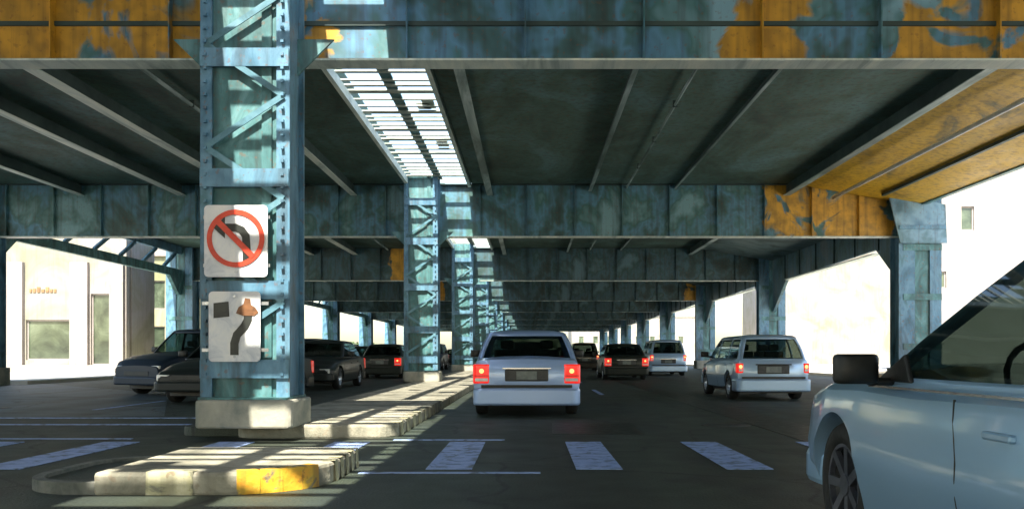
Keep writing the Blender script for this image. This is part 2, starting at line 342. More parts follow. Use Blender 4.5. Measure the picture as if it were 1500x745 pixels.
# ================================================================== VIADUCT
# deck underside (two slabs either side of the slot), with shallow transverse joints
YS = -34
dk = MB()
for i in range(-2, NG+1):
    y0 = gy(i); y1 = min(gy(i+1), YEND) - .04
    if y1 <= y0: continue
    dk.box(XL-.6, OP0, y0, y1, ZD, ZD+.45); dk.box(OP1, 9.2, y0, y1, ZD, ZD+.45)
    dk.box(9.2, XR+.9, y0, y1, ZD, ZD+.45)
struct('deck', dk, M['deck'])
# open grating over the slot, one panel per bay
ords = ['nearest','second','third','fourth','fifth','sixth','seventh','eighth','ninth','tenth','eleventh','twelfth','thirteenth']
proto = None
def grating_panel(y0, y1):
    root = empty('deck_grating', ((OP0+OP1)/2, y0, ZD))
    hw = (OP1-OP0)/2
    s = MB(); y = .25; L = y1-y0
    while y < L-.2:
        ww = random.choice([.09,.12,.15,.22]); 
        s.box(-hw+.02, hw-.02, y, y+ww, .06, .09); y += ww + random.choice([.24,.32,.42])
    for _ in range(5):
        yy = random.uniform(1, L-2); sd = random.choice([-1,1,1]); a_ = random.uniform(.2,.55); b_ = a_+random.uniform(.25,.4)
        s.box(min(sd*a_,sd*b_), max(sd*a_,sd*b_), yy, yy+random.uniform(.4,1.3), .121, .14)
    s.build('slats', M['grating'], root)
    MB().box(-.12,.12,0,L-.03,.095,.12).build('walkway_plate', M['colteal'], root)
    for x in (-hw+.05, hw-.05): MB().box(x-.05,x+.05,0,L-.03,-.15,.055).build('edge_beam', M['flange'], root)
    return root
for i in range(-2, NG):
    g = grating_panel(gy(i)+.3, gy(i+1)-.3)
    tag(g, ['sunlit slatted grating panel overhead in the %s bay in view' % ords[i-1] if i >= 1 else 'slatted grating panel over the %s bay' % ['near','back','rear'][-i]][0], 'grating', 'open gratings between the two deck halves')

# cross girders
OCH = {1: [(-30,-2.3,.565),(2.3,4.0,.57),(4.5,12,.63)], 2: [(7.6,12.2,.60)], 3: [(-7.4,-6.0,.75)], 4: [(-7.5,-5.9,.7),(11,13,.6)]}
for i in range(1, NG+1):
    y = gy(i)
    g = empty('cross_girder', (0, y, ZG))
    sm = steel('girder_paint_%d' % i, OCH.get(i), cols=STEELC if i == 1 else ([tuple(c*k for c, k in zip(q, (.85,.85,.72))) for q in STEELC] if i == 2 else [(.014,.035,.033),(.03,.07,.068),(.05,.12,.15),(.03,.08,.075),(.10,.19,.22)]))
    web = MB().box(XL, XR, -.012, .012, .03, ZD-ZG-.03)
    web.build('web', sm, g)
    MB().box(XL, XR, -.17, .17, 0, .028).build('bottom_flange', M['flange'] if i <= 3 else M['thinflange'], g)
    MB().box(XL, XR, -.17, .17, ZD-ZG-.029, ZD-ZG-.003).build('top_flange', M['stringer'], g)
    x = XL + 1.0; st = MB()
    while x < XR-.3:
        MB().box(x-.008, x+.008, -.14, -.0125, .03, ZD-ZG-.03).build('stiffener', sm, g); x += 1.55
    if i == 1: MB().box(XL, XR, -.045, -.0135, .50, .56).build('conduit', M['stringer'], g)
    tag(g, '%s cross girder, blue steel with %s, spanning above both carriageways' % (ords[i-1], 'ochre patches' if i in OCH else 'no ochre patches'), 'girder', 'cross girders under the deck')

# longitudinal stringers: (x, flange width, material, what sets it apart)
SH = .36
for q_, (mx_, my_, lab_) in enumerate(((2.9,12.6,'round iron manhole cover in the road near the crosswalk'),(-10.4,16.5,'round iron manhole cover on the left carriageway'))):
    mh = empty('manhole_cover', (mx_,my_,.002)); MB().tube([(0,0,0),(0,0,.007)], .36, 28).build('frame', M['grey'], mh); MB().tube([(0,0,.007),(0,0,.011)], .30, 28).build('lid', M['black'], mh); tag(mh, lab_, 'manhole cover')
TH = {1.95: .22, 4.6: .14}
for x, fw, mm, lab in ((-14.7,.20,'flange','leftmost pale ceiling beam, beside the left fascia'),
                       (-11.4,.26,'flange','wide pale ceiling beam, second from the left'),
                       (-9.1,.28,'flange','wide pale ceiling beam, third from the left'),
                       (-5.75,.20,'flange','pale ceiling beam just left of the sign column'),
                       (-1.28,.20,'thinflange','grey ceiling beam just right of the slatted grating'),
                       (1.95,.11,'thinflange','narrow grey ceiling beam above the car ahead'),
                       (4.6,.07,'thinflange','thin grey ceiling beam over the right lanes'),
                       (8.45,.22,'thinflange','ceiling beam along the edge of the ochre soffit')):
    sh = TH.get(x, SH); x = x*(ZD-sh-EYE)/(ZD-SH-EYE)
    s = empty('ceiling_beam', (x, 0, ZD-sh))
    MB().box(-.012, .012, YS, YEND, .022, sh-.003).build('web', M['stringer'], s)
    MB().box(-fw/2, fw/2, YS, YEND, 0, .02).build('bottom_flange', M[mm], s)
    tag(s, lab, 'beam', 'lengthwise ceiling beams')

# sloping soffit panels on the right, one per bay; near two carry sunlight as ochre colour
SA, SB = (8.62, ZD-.02), (XR+.1, 5.86)
for i in range(0, NG):
    y0, y1 = gy(i)+.2, gy(i+1)-.2
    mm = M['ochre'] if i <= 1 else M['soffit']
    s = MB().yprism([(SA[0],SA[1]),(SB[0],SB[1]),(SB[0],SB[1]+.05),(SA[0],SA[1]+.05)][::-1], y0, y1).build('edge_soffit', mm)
    if i <= 1:
        lab = 'sloping sunlight coloured ochre soffit panel over the right edge, ' + ('near one' if i == 1 else 'nearest the viewer')
    else: lab = 'grey blue sloping soffit panel in the %s bay' % ords[i-1]
    tag(s, lab, 'soffit', 'sloping soffit panels on the right')
    if i <= 2:
        for (t, wd) in ((.28,.03),(.6,.022)):
            pass
p = MB().tube([(9.75,-5,6.05),(9.72,12,6.03),(9.7,27.2,6.02)], .055); tag(p.build('drain_pipe', M['bright'], smooth=True), 'thin white pipe running along the ochre soffit', 'pipe')
for k, (xx, a, b) in enumerate(((11.2,12.2,27.0),)):
    zz = SA[1]+(SB[1]-SA[1])*(xx-SA[0])/(SB[0]-SA[0])
    tag(MB().box(xx-.05,xx+.05,a,b,zz-.10,zz-.02).build('soffit_rib', M['stringer']), 'dark rib on the underside of the ochre soffit', 'rib')

# fascia girders
def fascia(x, zb, i, side):
    y0, y1 = gy(i)+.5, gy(i+1)-.5
    f = empty('fascia_girder', (x, y0, zb)); L = y1-y0; H = ZD-zb
    if side == 'right':
        MB().xprism([(0,-1.5),(0,H-.01),(L,H-.01),(L,-1.5),(L-.25,-1.4),(L-2.4,0),(2.6,.12),(.25,-1.5)], -.07, .07).build('haunched_web', steel('edge_paint_%d' % i, cols=[(.03,.06,.06),(.08,.16,.17),(.10,.20,.26),(.16,.22,.24)], pos=[.34,.45,.55,.65]), f)
        MB().box(-.16,.16,2.7,L-2.4,-.05,-.003).build('bottom_flange', M['flange'], f)
        for k in range(1, 7): MB().box(-.13,-.073,L*k/7-.01,L*k/7+.01,.05,H-.1).build('stiffener', M['stringer'], f)
        return f
    hh = .9
    ch = MB().xprism([(0,-hh),(0,.38),(L,.38),(L,-hh),(L-.35,-hh),(L-1.5,0),(1.5,0),(.35,-hh)], -.09, .09)
    ch.build('bottom_chord', M['colteal'], f)
    MB().box(-.09,.09,0,L,H-.4,H-.01).build('top_chord', M['colblue'], f)
    n = 7
    for k in range(n):
        a = L*(k+.1)/n; b = L*(k+.75)/n
        MB().bar((0,a,.38),(0,b,H-.4),.16,.1,up=(1,0,0)).build('diagonal_brace', M['colblue'], f)
    return f
for i in range(1, NG):
    f = fascia(XL, 5.02, i, 'left'); tag(f, 'left edge lattice girder with blue diagonals, %s bay' % ords[i-1], 'girder', 'edge girders along the left')
for i in range(2, NG):
    f = fascia(XR, 4.72, i, 'right'); tag(f, 'right edge girder over the %s bay, haunched at both ends' % ords[i-1], 'girder', 'edge girders along the right')
f = MB().box(XR-.08,XR+.08,-8,gy(2)-.5,5.85,ZD-.01).build('fascia_beam', M['colteal']); tag(f, 'shallow teal edge beam above the opening at upper right', 'beam')
f = MB().box(XL-.08,XL+.08,-8,gy(1)-.3,5.0,ZD-.01).build('fascia_beam', M['colteal']); tag(f, 'shallow teal edge beam on the left, nearest the viewer', 'beam')

# laced median columns
def column():
    c = empty('steel_column')
    H = ZD - .05
    pw = MB().prism(rrect(-.56,.60,-.5,.5,.08,3), .0, .34); pw.build('pier', M['pier'], c, bevel=.03)
    MB().box(-.54,.54,-.42,.42,.342,.37).build('base_plate', M['colteal'], c)
    for (x0, x1, mm) in ((-.54,-.40,'colblue'),(.38,.54,'colblue')):
        fl = MB().box(x0,x1,-.34,-.30,.37,H); fl.box((x0+x1)/2-.02,(x0+x1)/2+.02,-.298,.298,.37,H); fl.box(x0,x1,.30,.34,.37,H)
        fl.build('flange', M[mm], c)
    MB().box(.19,.31,-.30,-.26,.37,H).build('flange', M['colteal'], c)
    MB().box(-.46,.44,-.27,-.25,.37,H).build('web_plate', M['colteal'], c)
    lc = MB(); lb = MB(); z = .9; s = 1
    while z < H-.7:
        lc.bar((-.47*s,-.36,z),(.47*s,-.36,z+.62),.07,.016,up=(0,1,0)); lb.bar((-.47*s,.352,z),(.47*s,.352,z+.62),.07,.016)
        z += .62; s = -s
    lc.build('lacing', M['colpale'], c); lb.build('lacing', M['colpale'], c)
    for z in (.6, 1.55, 2.9, 4.35, 5.6):
        MB().box(-.535,.535,-.372,-.345,z,z+.22).build('batten_plate', M['colblue'], c)
    rv = MB()
    z = .65
    while z < H-.1:
        for x in (-.47,.46): rv.box(x-.018,x+.018,-.39,-.34,z-.018,z+.018)
        z += .16
    rv.build('rivets', M['colblue'], c)
    # capital: knee plates under the girder
    for s in (-1, 1):
        pts = [(s*.545,4.35),(s*1.0,4.80),(s*.545,4.80)]
        MB().yprism(pts if s > 0 else pts[::-1], -.02, .02).build('knee_plate', M['colteal'], c)
    return c
c0 = column()
for i in range(1, NG+1):
    c = c0 if i == 1 else copy_tree(c0)
    c.location = (XM, gy(i)-.62, .16)
    tag(c, 'nearest laced blue column, carrying the two traffic signs' if i == 1 else '%s laced blue column along the raised median' % ords[i-1], 'column', 'laced columns on the median')
# edge columns
def ecolumn():
    c = empty('steel_column'); H = ZD-.03
    MB().prism(rrect(-.75,.75,-.6,.6,.1,3),0,.6).build('pier', M['pier'], c, bevel=.03)
    for x in (-.5,.5):
        f = MB().box(x-.26,x+.12 if x > 0 else x+.26,-.46,-.42,.6,H); f.box(x-.02,x+.02,-.418,.418,.6,H); f.box(x-.16,x+.16,.42,.46,.6,H); f.build('flange', M['colblue'], c)
    MB().box(-.478,.478,-.40,-.37,.6,H).build('web_plate', M['colteal'], c)
    for z in (1.2,2.8,4.4): MB().box(-.62,.62,-.482,-.4605,z,z+.2).build('batten_plate', M['colteal'], c)
    return c
e0 = ecolumn(); first = True
for x, side, n0 in ((XR,'right',2),(XL,'left',2)):
    for i in range(n0, NG+1):
        c = e0 if first else copy_tree(e0); first = False
        c.location = (x, gy(i), -.01 if x > 0 else .0); c.rotation_euler.z = 0
        tag(c, '%s blue steel column along the %s edge of the roadway' % (ords[i-n0], side), 'column', 'edge columns on the %s' % side)
# bracket head above the right front column
br = empty('column_bracket', (XR, gy(2)-.5, 0))
MB().yprism([(-1.15,ZD-.35),(-.75,ZG-.25),(.75,ZG-.25),(.7,ZD-.75)][::-1], -.06, .0).build('bracket_plate', steel('bracket_paint', cols=[(.06,.14,.2),(.12,.24,.34),(.2,.34,.44),(.1,.2,.24),(.25,.38,.42)]), br)
MB().box(-.8,.7,-.10,-.062,ZG+.2,ZG+.32).build('stiffener', M['colblue'], br)
tag(br, 'blue gusset bracket heading the front right column', 'bracket')

# ================================================================== SIGNS on the first column
SY = gy(1)-.62-.41
def sign(cx, cz, wd, ht, label):
    s = empty('traffic_sign', (cx, SY, cz))
    pl = MB().prism([(p[0], p[1]) for p in rrect(-wd/2,wd/2,-ht/2,ht/2,.05,4)], 0, .012)
    pl.v = [(x, -z, y) for (x, y, z) in pl.v]; pl.build('panel', M['signwhite'], s)
    for zz in (-ht/2+.06, ht/2-.06):
        MB().tube([(0,0.0,zz),(0,-.02,zz)], .016, 10).build('bolt', M['rim'], s)
    for zz in (-ht/2+.14, ht/2-.14): MB().box(-.40,.40,.012,.03,zz-.02,zz+.02).build('mounting_strap', M['rim'], s)
    tag(s, label, 'sign', 'traffic signs on the median column'); return s
def flat(pts, y, t=.004):                     # outline in xz, in front of the panel
    return MB().yprism(pts, y-t, y)
def stroke(path, wd):
    Lp, Rp = [], []
    for i, p in enumerate(path):
        a = Vector(path[max(0, i-1)]); b = Vector(path[min(len(path)-1, i+1)]); d = (b-a).normalized(); n = Vector((-d.y, d.x))*wd/2
        q = Vector(p); Lp.append(tuple(q+n)); Rp.append(tuple(q-n))
    return Lp + Rp[::-1]
def strokemesh(path, wd, y, t=.004):
    mb = MB(); pts = stroke(path, wd); n = len(path)
    for i in range(n-1):
        mb.yprism([pts[i], pts[i+1], pts[2*n-2-i], pts[2*n-1-i]], y-t, y)
    return mb
sx = (346-775)/1250*SY; sz = EYE + (518-353)/1250*SY
s1 = sign(sx, sz, .76, .86, 'square white no left turn sign with red slashed circle, upper on column')
arr = strokemesh([(.13,-.26),(.13,-.08),(.12,.06),(.07,.13),(0,.16),(-.13,.16)], .095, -.013)
arr.yprism([(-.13,.29),(-.13,.03),(-.27,.16)], -.017, -.013); arr.build('left_arrow', M['signblack'], s1)
rg = MB(); n = 48; ro, ri = .345, .285
for k in range(n):
    a, b = 2*math.pi*k/n, 2*math.pi*(k+1)/n
    rg.yprism([(ro*math.cos(a),ro*math.sin(a)+.03),(ro*math.cos(b),ro*math.sin(b)+.03),(ri*math.cos(b),ri*math.sin(b)+.03),(ri*math.cos(a),ri*math.sin(a)+.03)], -.024, -.019)
rg.build('red_ring', M['signred'], s1)
strokemesh([(-.22,.24),(.21,-.19)], .07, -.0255, .003).build('red_slash', M['signred'], s1)
sx2 = (344-775)/1250*SY; sz2 = EYE + (518-478)/1250*SY
s2 = sign(sx2, sz2, .62, .84, 'white sign with black block and curving up arrow, lower on column')
flat([(-.25,.10),(-.06,.12),(-.07,.30),(-.25,.28)], -.013).build('black_block', M['signblack'], s2)
pth = [(-.0,-.34),(.0,-.2),(.03,-.1),(.12,-.0),(.16,.08),(.165,.17)]
strokemesh(pth, .10, -.013).build('arrow_shaft', M['signblack'], s2)
flat([(.02,.16),(.10,.13),(.24,.13),(.29,.17),(.25,.23),(.20,.26),(.19,.33),(.13,.34),(.11,.27),(.05,.23)], -.018).build('arrow_head', M['signbrown'], s2)

# ================================================================== CARS
def bake(o):
    dg = bpy.context.evaluated_depsgraph_get(); me = bpy.data.meshes.new_from_object(o.evaluated_get(dg)); o.modifiers.clear(); o.data = me
def interp(tbl, y):
    if y <= tbl[0][0]: return tbl[0][1:]
    for a, b in zip(tbl, tbl[1:]):
        if y <= b[0]:
            t = (y-a[0])/(b[0]-a[0]); t = t*t*(3-2*t)*.5 + t*.5
            return tuple(a[k]+(b[k]-a[k])*t for k in range(1, len(a)))
    return tbl[-1][1:]
SPEC = dict(
 # stations: y, half width, z bottom, z shoulder, z top(centre);  front is +y
 sedan=dict(st=[(-2.42,.78,.36,.80,.88),(-2.38,.88,.28,.92,.97),(-2.1,.89,.24,.95,1.02),(-1.2,.92,.20,.94,1.02),(0,.93,.19,.90,1.0),(1.0,.92,.19,.86,.98),(1.7,.90,.22,.78,.90),(2.2,.84,.26,.66,.74),(2.40,.70,.34,.56,.60)],
   gh=dict(z0=.93,z1=1.42,yf0=1.05,yf1=.22,yr0=-1.72,yr1=-1.12,w0=.87,w1=.70,pil=[(-.28,-.20)]), wy=(1.48,-1.42), wr=.33, tl=(.60,.89,.56,.88), taily=-2.40),
 wagon=dict(st=[(-2.12,.70,.44,.80,.90),(-2.08,.80,.32,.92,.94),(-1.8,.85,.25,.93,.98),(0,.87,.2,.92,1.0),(1.0,.86,.2,.88,.98),(1.6,.84,.22,.80,.90),(2.0,.78,.26,.68,.75),(2.15,.66,.36,.58,.6)],
   gh=dict(z0=.91,z1=1.44,yf0=1.1,yf1=.4,yr0=-2.06,yr1=-1.82,w0=.78,w1=.62,pil=[(.0,.06),(-1.05,-.97)]), wy=(1.32,-1.3), wr=.31, tl=(.66,.82,.62,.84), taily=-2.10),
 suv=dict(st=[(-2.3,.74,.5,.95,1.02),(-2.25,.86,.38,1.04,1.08),(-1.9,.92,.3,1.06,1.1),(0,.94,.28,1.05,1.12),(1.1,.93,.28,1.02,1.12),(1.8,.91,.3,.96,1.04),(2.2,.84,.36,.84,.92),(2.35,.74,.44,.7,.76)],
   gh=dict(z0=1.04,z1=1.68,yf0=1.15,yf1=.55,yr0=-2.22,yr1=-1.95,w0=.84,w1=.68,pil=[(.05,.12),(-1.05,-.96)]), wy=(1.45,-1.38), wr=.37, tl=(.70,.88,.72,1.0), taily=-2.28),
 near=dict(mz=-.05,st=[(-2.5,.70,.44,.74,.80),(-2.42,.84,.30,.90,.94),(-2.0,.91,.24,.91,.96),(0,.95,.20,.885,.96),(.7,.95,.20,.875,.97),(1.3,.945,.21,.885,1.01),(1.8,.93,.24,.87,.99),(2.15,.88,.28,.82,.92),(2.36,.74,.36,.70,.78)],
   gh=dict(z0=.90,z1=1.50,yf0=1.32,yf1=.10,yr0=-1.95,yr1=-1.3,w0=.86,w1=.66,pil=[(-.42,-.32)]), wy=(1.62,-1.4), wr=.34, tl=(.62,.84,.62,.84), taily=-2.46),
)
def body_mesh(sp):
    st = sp['st']; ys = []
    y = st[0][0]
    ys = sorted(set([round(s[0],3) for s in st] + [st[0][0]+(st[-1][0]-st[0][0])*k/34 for k in range(35)]))
    v = []; f = []; rings = []
    for y in ys:
        hw, zb, zs, zt = interp(st, y)
        zm = zb+(zs-zb)*.45
        half = [(0,zb),(hw*.80,zb),(hw*.95,zb+.06),(hw*.985,zm-.1),(hw,zm+.02),(hw*.985,zm+.12),(hw*.975,zs-.10),(hw*.955,zs-.02),(hw*.90,zs+.02),(hw*.72,zs+(zt-zs)*.6),(hw*.4,zt-.008),(0,zt)]
        full = half + [(-x,z) for x, z in half[-2:0:-1]]
        k = len(v); v += [(x,y,z) for x, z in full]; rings.append((k, len(full)))
    for (a, n), (b, _) in zip(rings, rings[1:]):
        for j in range(n): f.append((a+j, a+(j+1)%n, b+(j+1)%n, b+j))
    f.append(tuple(rings[0][0]+j for j in range(rings[0][1]))); f.append(tuple(rings[-1][0]+j for j in range(rings[-1][1])))
    m = MB(); m.v = v; m.f = f; return m
def greenhouse(sp):
    g = sp['gh']; vs = [0,.07,.35,.65,.90,1.0]
    def ring(v):
        e = v**.85; bul = math.sin(math.pi*v)*.02
        z = g['z0']+(g['z1']-g['z0'])*v; yf = g['yf0']+(g['yf1']-g['yf0'])*v+bul; yr = g['yr0']+(g['yr1']-g['yr0'])*v-bul; w_ = g['w0']+(g['w1']-g['w0'])*e**1.15+bul
        r = .10; pts = []; ids = []
        # front edge left->right slightly bowed
        nf = 6
        for k in range(nf+1):
            t = -1+2*k/nf; pts.append((t*(w_-r), yf+.07*(1-t*t), z)); ids.append('windshield' if k < nf else 'frame')
        pts.append((w_-r*.3, yf-r*.3, z)); ids.append('frame')
        bounds = [yf-r]
        tags = []
        prev = yf-r
        for (a, b) in sorted(g['pil'], reverse=True):
            bounds += [b, a]
        bounds.append(yr+r)
        side = []
        for q in range(len(bounds)-1):
            kind = 'side_window' if q % 2 == 0 else 'frame'
            sub = 2 if kind == 'side_window' else 1
            for k in range(sub): side.append((bounds[q]+(bounds[q+1]-bounds[q])*k/sub, kind+('_%d' % q if kind != 'frame' else '')))
        side.append((bounds[-1], 'frame'))
        for y, kd in side: pts.append((w_, y, z)); ids.append(kd+('R' if 'side' in kd else ''))
        pts.append((w_-r*.3, yr+r*.3, z)); ids.append('frame')
        for k in range(nf+1):
            t = 1-2*k/nf; pts.append((t*(w_-r), yr-.05*(1-t*t), z)); ids.append('rear_window' if k < nf else 'frame')
        pts.append((-w_+r*.3, yr+r*.3, z)); ids.append('frame')
        rs = side[::-1]
        for q, (y, kd) in enumerate(rs):
            pts.append((-w_, y, z)); nk = rs[q+1][1] if q+1 < len(rs) else 'frame'; ids.append(nk+('L' if 'side' in nk else ''))
        pts.append((-w_+r*.3, yf-r*.3, z)); ids.append('frame')
        return pts, ids
    rings = [ring(v) for v in vs]; n = len(rings[0][0]); ids = rings[0][1]
    fr = MB(); panes = {}
    fr.v = [p for rg_, _ in rings for p in rg_]
    for a in range(len(vs)-1):
        for j in range(n):
            q = (a*n+j, a*n+(j+1)%n, (a+1)*n+(j+1)%n, (a+1)*n+j)
            if ids[j] == 'frame' or a == 0 or a == len(vs)-2: fr.f.append(q)
            else: panes.setdefault(ids[j], []).append([fr.v[i] for i in q])
    # roof: domed cap rings
    top = rings[-1][0]; cy = (g['yf1']+g['yr1'])/2; base = (len(vs)-1)*n
    last = base
    for (s, dz) in ((.93,.028),(.7,.055),(.35,.072)):
        k = len(fr.v); fr.v += [(p[0]*s, cy+(p[1]-cy)*s, g['z1']+dz) for p in top]
        for j in range(n): fr.f.append((last+j, last+(j+1)%n, k+(j+1)%n, k+j))
        last = k
    fr.f.append(tuple(last+j for j in range(n)))
    return fr, panes
def wheel_parts(parent, x, y, r, detail):
    s = 1 if x > 0 else -1
    wh = empty('wheel', (x, y, r)); wh.parent = parent
    def disc(prof, n):                          # prof: (x outward, radius)
        m = MB(); rings = []
        for (xx, rr) in prof:
            k = len(m.v); m.v += [(s*xx, rr*math.cos(2*math.pi*j/n), rr*math.sin(2*math.pi*j/n)) for j in range(n)]; rings.append(k)
        for a, b in zip(rings, rings[1:]):
            for j in range(n): m.f.append((a+j, a+(j+1)%n, b+(j+1)%n, b+j))
        return m, rings
    n = 40 if detail else 20
    m, _ = disc([(-.2,r*.6),(-.2,r*.93),(-.17,r),(-.03,r),(0,r*.95),(.008,r*.8),(0,r*.66),(-.03,r*.64)], n); m.build('tyre', M['rubber'], wh, smooth=True)
    m, rg_ = disc([(-.02,r*.66),(-.005,r*.64),(-.02,r*.6),(-.09,r*.56),(-.09,.02)], n); 
    m.build('rim', M['black'] if detail else M['rim'], wh, smooth=True)  # near rim is black, with the shade put into its colour
    if detail:
        sp = MB()
        for k in range(7):
            a = 2*math.pi*k/7
            sp.bar((s*-.03, .04*math.cos(a), .04*math.sin(a)), (s*-.012, r*.63*math.cos(a), r*.63*math.sin(a)), .05, .03, up=(1,0,0))
        sp.tube([(s*-.06,0,0),(s*-.005,0,0)], .06, 14)
        mo, _ = disc([(-.03,r*.66),(-.002,r*.66),(-.002,r*.60),(-.03,r*.59)], n); k = len(sp.v); sp.v += mo.v; sp.f += [tuple(k+i for i in q) for q in mo.f]
        sp.build('spokes', M['shaderim'], wh)
def rbox(x0, x1, y0, y1, z0, z1, r=.02):
    return MB().box(x0, x1, y0, y1, z0, z1)
def make_car(kind, paintm, lit=True, detail=False, glassm='glass', facing_away=True, lights=None):
    sp = SPEC[kind]; car = empty('car'); st = sp['st']
    body = body_mesh(sp).build('body', paintm, car, smooth=True)
    for yy in sp['wy']:
        for s in (-1, 1):
            hw = interp(st, yy)[0]
            cut = MB().tube([(s*(hw-.34), yy, sp['wr']), (s*(hw+.2), yy, sp['wr'])], sp['wr']+.055, 40).build('cut', M['black'])
            md = body.modifiers.new('c', 'BOOLEAN'); md.object = cut; md.operation = 'DIFFERENCE'; md.solver = 'EXACT'
            bpy.context.view_layer.update(); bake(body); bpy.data.objects.remove(cut)
    me = body.data
    for p_ in me.polygons: p_.use_smooth = True
    ws = body.modifiers.new('e', 'EDGE_SPLIT'); ws.split_angle = R(38); bake(body)
    fr, panes = greenhouse(sp)
    fr.build('cabin_frame', paintm, car, smooth=True, solid=.028)
    for name, qs in panes.items():
        m = MB()
        for q in qs: m.poly(q)
        nm = 'windshield' if 'windsh' in name else 'rear_window' if 'rear' in name else 'side_window'
        o = m.build(nm, M[glassm], car, smooth=True)
    g = sp['gh']
    # seats and dash
    it = MB().box(-.7,.7,g['yr0']+.25,g['yf0']-.15,g['z0']-.1,g['z0']+.012); it.build('cabin_trim', M['black'], car)
    for sy in (g['yf1']-.35, g['yf1']-1.25):
        for sx_ in (-.36,.36):
            s = MB().box(sx_-.23,sx_+.23,sy-.06,sy+.06,g['z0']-.05,g['z0']+.2); s.box(sx_-.12,sx_+.12,sy-.05,sy+.04,g['z0']+.215,g['z0']+.37)
            s.build('seat', M['seatm'], car, bevel=.03)
    for yy in sp['wy']:
        for s in (-1, 1):
            hw = interp(st, yy)[0]; wheel_parts(car, s*(hw-(.07 if detail else .025)), yy, sp['wr'], detail)
    # lamps follow the body ends
    x0, x1, z0, z1 = sp['tl']; ty = sp['taily']
    rm = M['red'] if lit else M['dimred']
    for s in (-1, 1):
        a, b = sorted((s*x0, s*x1))
        lm_ = MB().prism(rrect(a,b+0.0,0,.20,.05,3), z0, z1)
        lm_.v = [(x, y+ty-.03, z) for x, y, z in lm_.v]; lo = lm_.build('tail_light', rm, car, bevel=.02)
        if lit: MB().tube([((a+b)/2,ty-.036,z1-(z1-z0)*.35),((a+b)/2,ty-.026,z1-(z1-z0)*.35)], .04, 14).build('bulb', M['bulb'], lo)
        MB().box(a+.04,b-.04,ty-.037,ty-.025,z0+.04,z0+.09).build('reversing_lens', M['lens'], lo, bevel=.004)
        MB().box(a+.03,b-.03,ty-.034,ty-.026,(z0+z1)/2-.035,(z0+z1)/2-.025).build('lens_divider', M['black'], lo)
        fy = st[-1][0]
        hl = MB().prism(rrect(min(s*.46,s*.76),max(s*.46,s*.76),0,.22,.05,3), st[-1][3]-.07, st[-1][3]+.06); hl.v = [(x, y+fy-.20-.06*abs(x), z) for x, y, z in hl.v]
        h = hl.build('headlight', M['lens'], car, bevel=.015)
        MB().box(min(s*.5,s*.66),max(s*.5,s*.66),fy-.12,fy-.04,.40,.46).build('turn_light', M['amber'], h, bevel=.01)
        # mirror
        my = g['yf0']-.32; mz = g['z0']+.06+sp.get('mz',0); hw = g['w0']
        mr = MB().prism(rrect(min(s*(hw+.07),s*(hw+.27)),max(s*(hw+.07),s*(hw+.27)),my-.06,my+.07,.05,4), mz, mz+.14)
        mr.box(min(s*(hw-.02),s*(hw+.12)),max(s*(hw-.02),s*(hw+.12)),my-.02,my+.03,mz-.01,mz+.03)
        mr.build('mirror', M['black'], car, smooth=True, bevel=.05)
    # rear: bumper, plate, trim
    rw = st[2][1]
    bp = MB().prism(rrect(-rw+.0,rw-.0,st[0][0]-.08,st[0][0]+.5,.14,5), .20, .49); bp.build('rear_bumper', paintm, car, bevel=.04)
    MB().box(-rw+.14,rw-.14,st[0][0]-.03,st[0][0]+.1,.492,.54).build('bumper_strip', M['black'], car)
    MB().box(-.36,.36,ty-.045,ty+.1,.60,.80).build('plate_recess', M['grey'] if 'grey' in M else paintm, car, bevel=.02)
    MB().box(-.17,.17,ty-.06,ty-.046,.625,.765).build('licence_plate', M['plate'], car, bevel=.004)
    MB().box(-.40,.40,ty-.055,ty-.0,.80,.825).build('boot_trim', M['chrome'] if kind != 'wagon' else M['black'], car, bevel=.004)
    # front: grille + bumper
    fb = MB().prism(rrect(-rw+.05,rw-.05,st[-1][0]-.5,st[-1][0]+.05,.2,5), .27, .48); fb.build('front_bumper', paintm, car, bevel=.04)
    MB().box(-.42,.42,st[-1][0]-.12,st[-1][0]+.012,.50,.62).build('grille', M['black'], car, bevel=.01)
    MB().box(-rw*.8,rw*.8,-1.9,1.9,.16,.3).build('underbody', M['black'], car)
    # door seams and handles on both sides
    for s in (-1, 1):
        for yy in ([.22,-1.35] if detail else [.95,-.24,-1.2]):
            ds = MB()
            pts = []
            for k in range(9):
                z = .27+(g['z0']-.30)*k/8
                hw, zb, zs, zt = interp(st, yy); zm = zb+(zs-zb)*.45
                sec = [(hw*.95,zb+.06),(hw*.985,zm-.1),(hw,zm+.02),(hw*.985,zm+.12),(hw*.975,zs-.10),(hw*.955,zs-.02)]
                x = sec[-1][0]
                for a, b in zip(sec, sec[1:]):
                    if a[1] <= z <= b[1]: x = a[0]+(b[0]-a[0])*(z-a[1])/(b[1]-a[1]); break
                pts.append((s*(x-.003), yy+(.10*(k/8)**2 if detail else 0), z))
            ds.tube(pts, .0055, 6)
            ds.build('door_seam', M['black'], car)
        for yy in ([-.05] if detail else [-.05,-1.0]):
            hw, zb, zs, zt = interp(st, yy)
            MB().box(min(s*hw*.97,s*(hw*.97+.03)),max(s*hw*.97,s*(hw*.97+.03)),yy-.09,yy+.09,zs-.14,zs-.11).build('door_handle', paintm, car, bevel=.008)
    return car
def place(car, x, yrear, rz=0, label='', group=None, kind='sedan', front_y=None, name='car', z=0):
    car.name = name
    off = -SPEC[kind]['st'][0][0]
    if front_y is not None:                     # facing the viewer: nose at front_y
        car.location = (x, front_y+SPEC[kind]['st'][-1][0], z); car.rotation_euler.z = math.pi+rz
    else:
        car.location = (x, yrear+off, z); car.rotation_euler.z = rz
    tag(car, label, 'car', group)

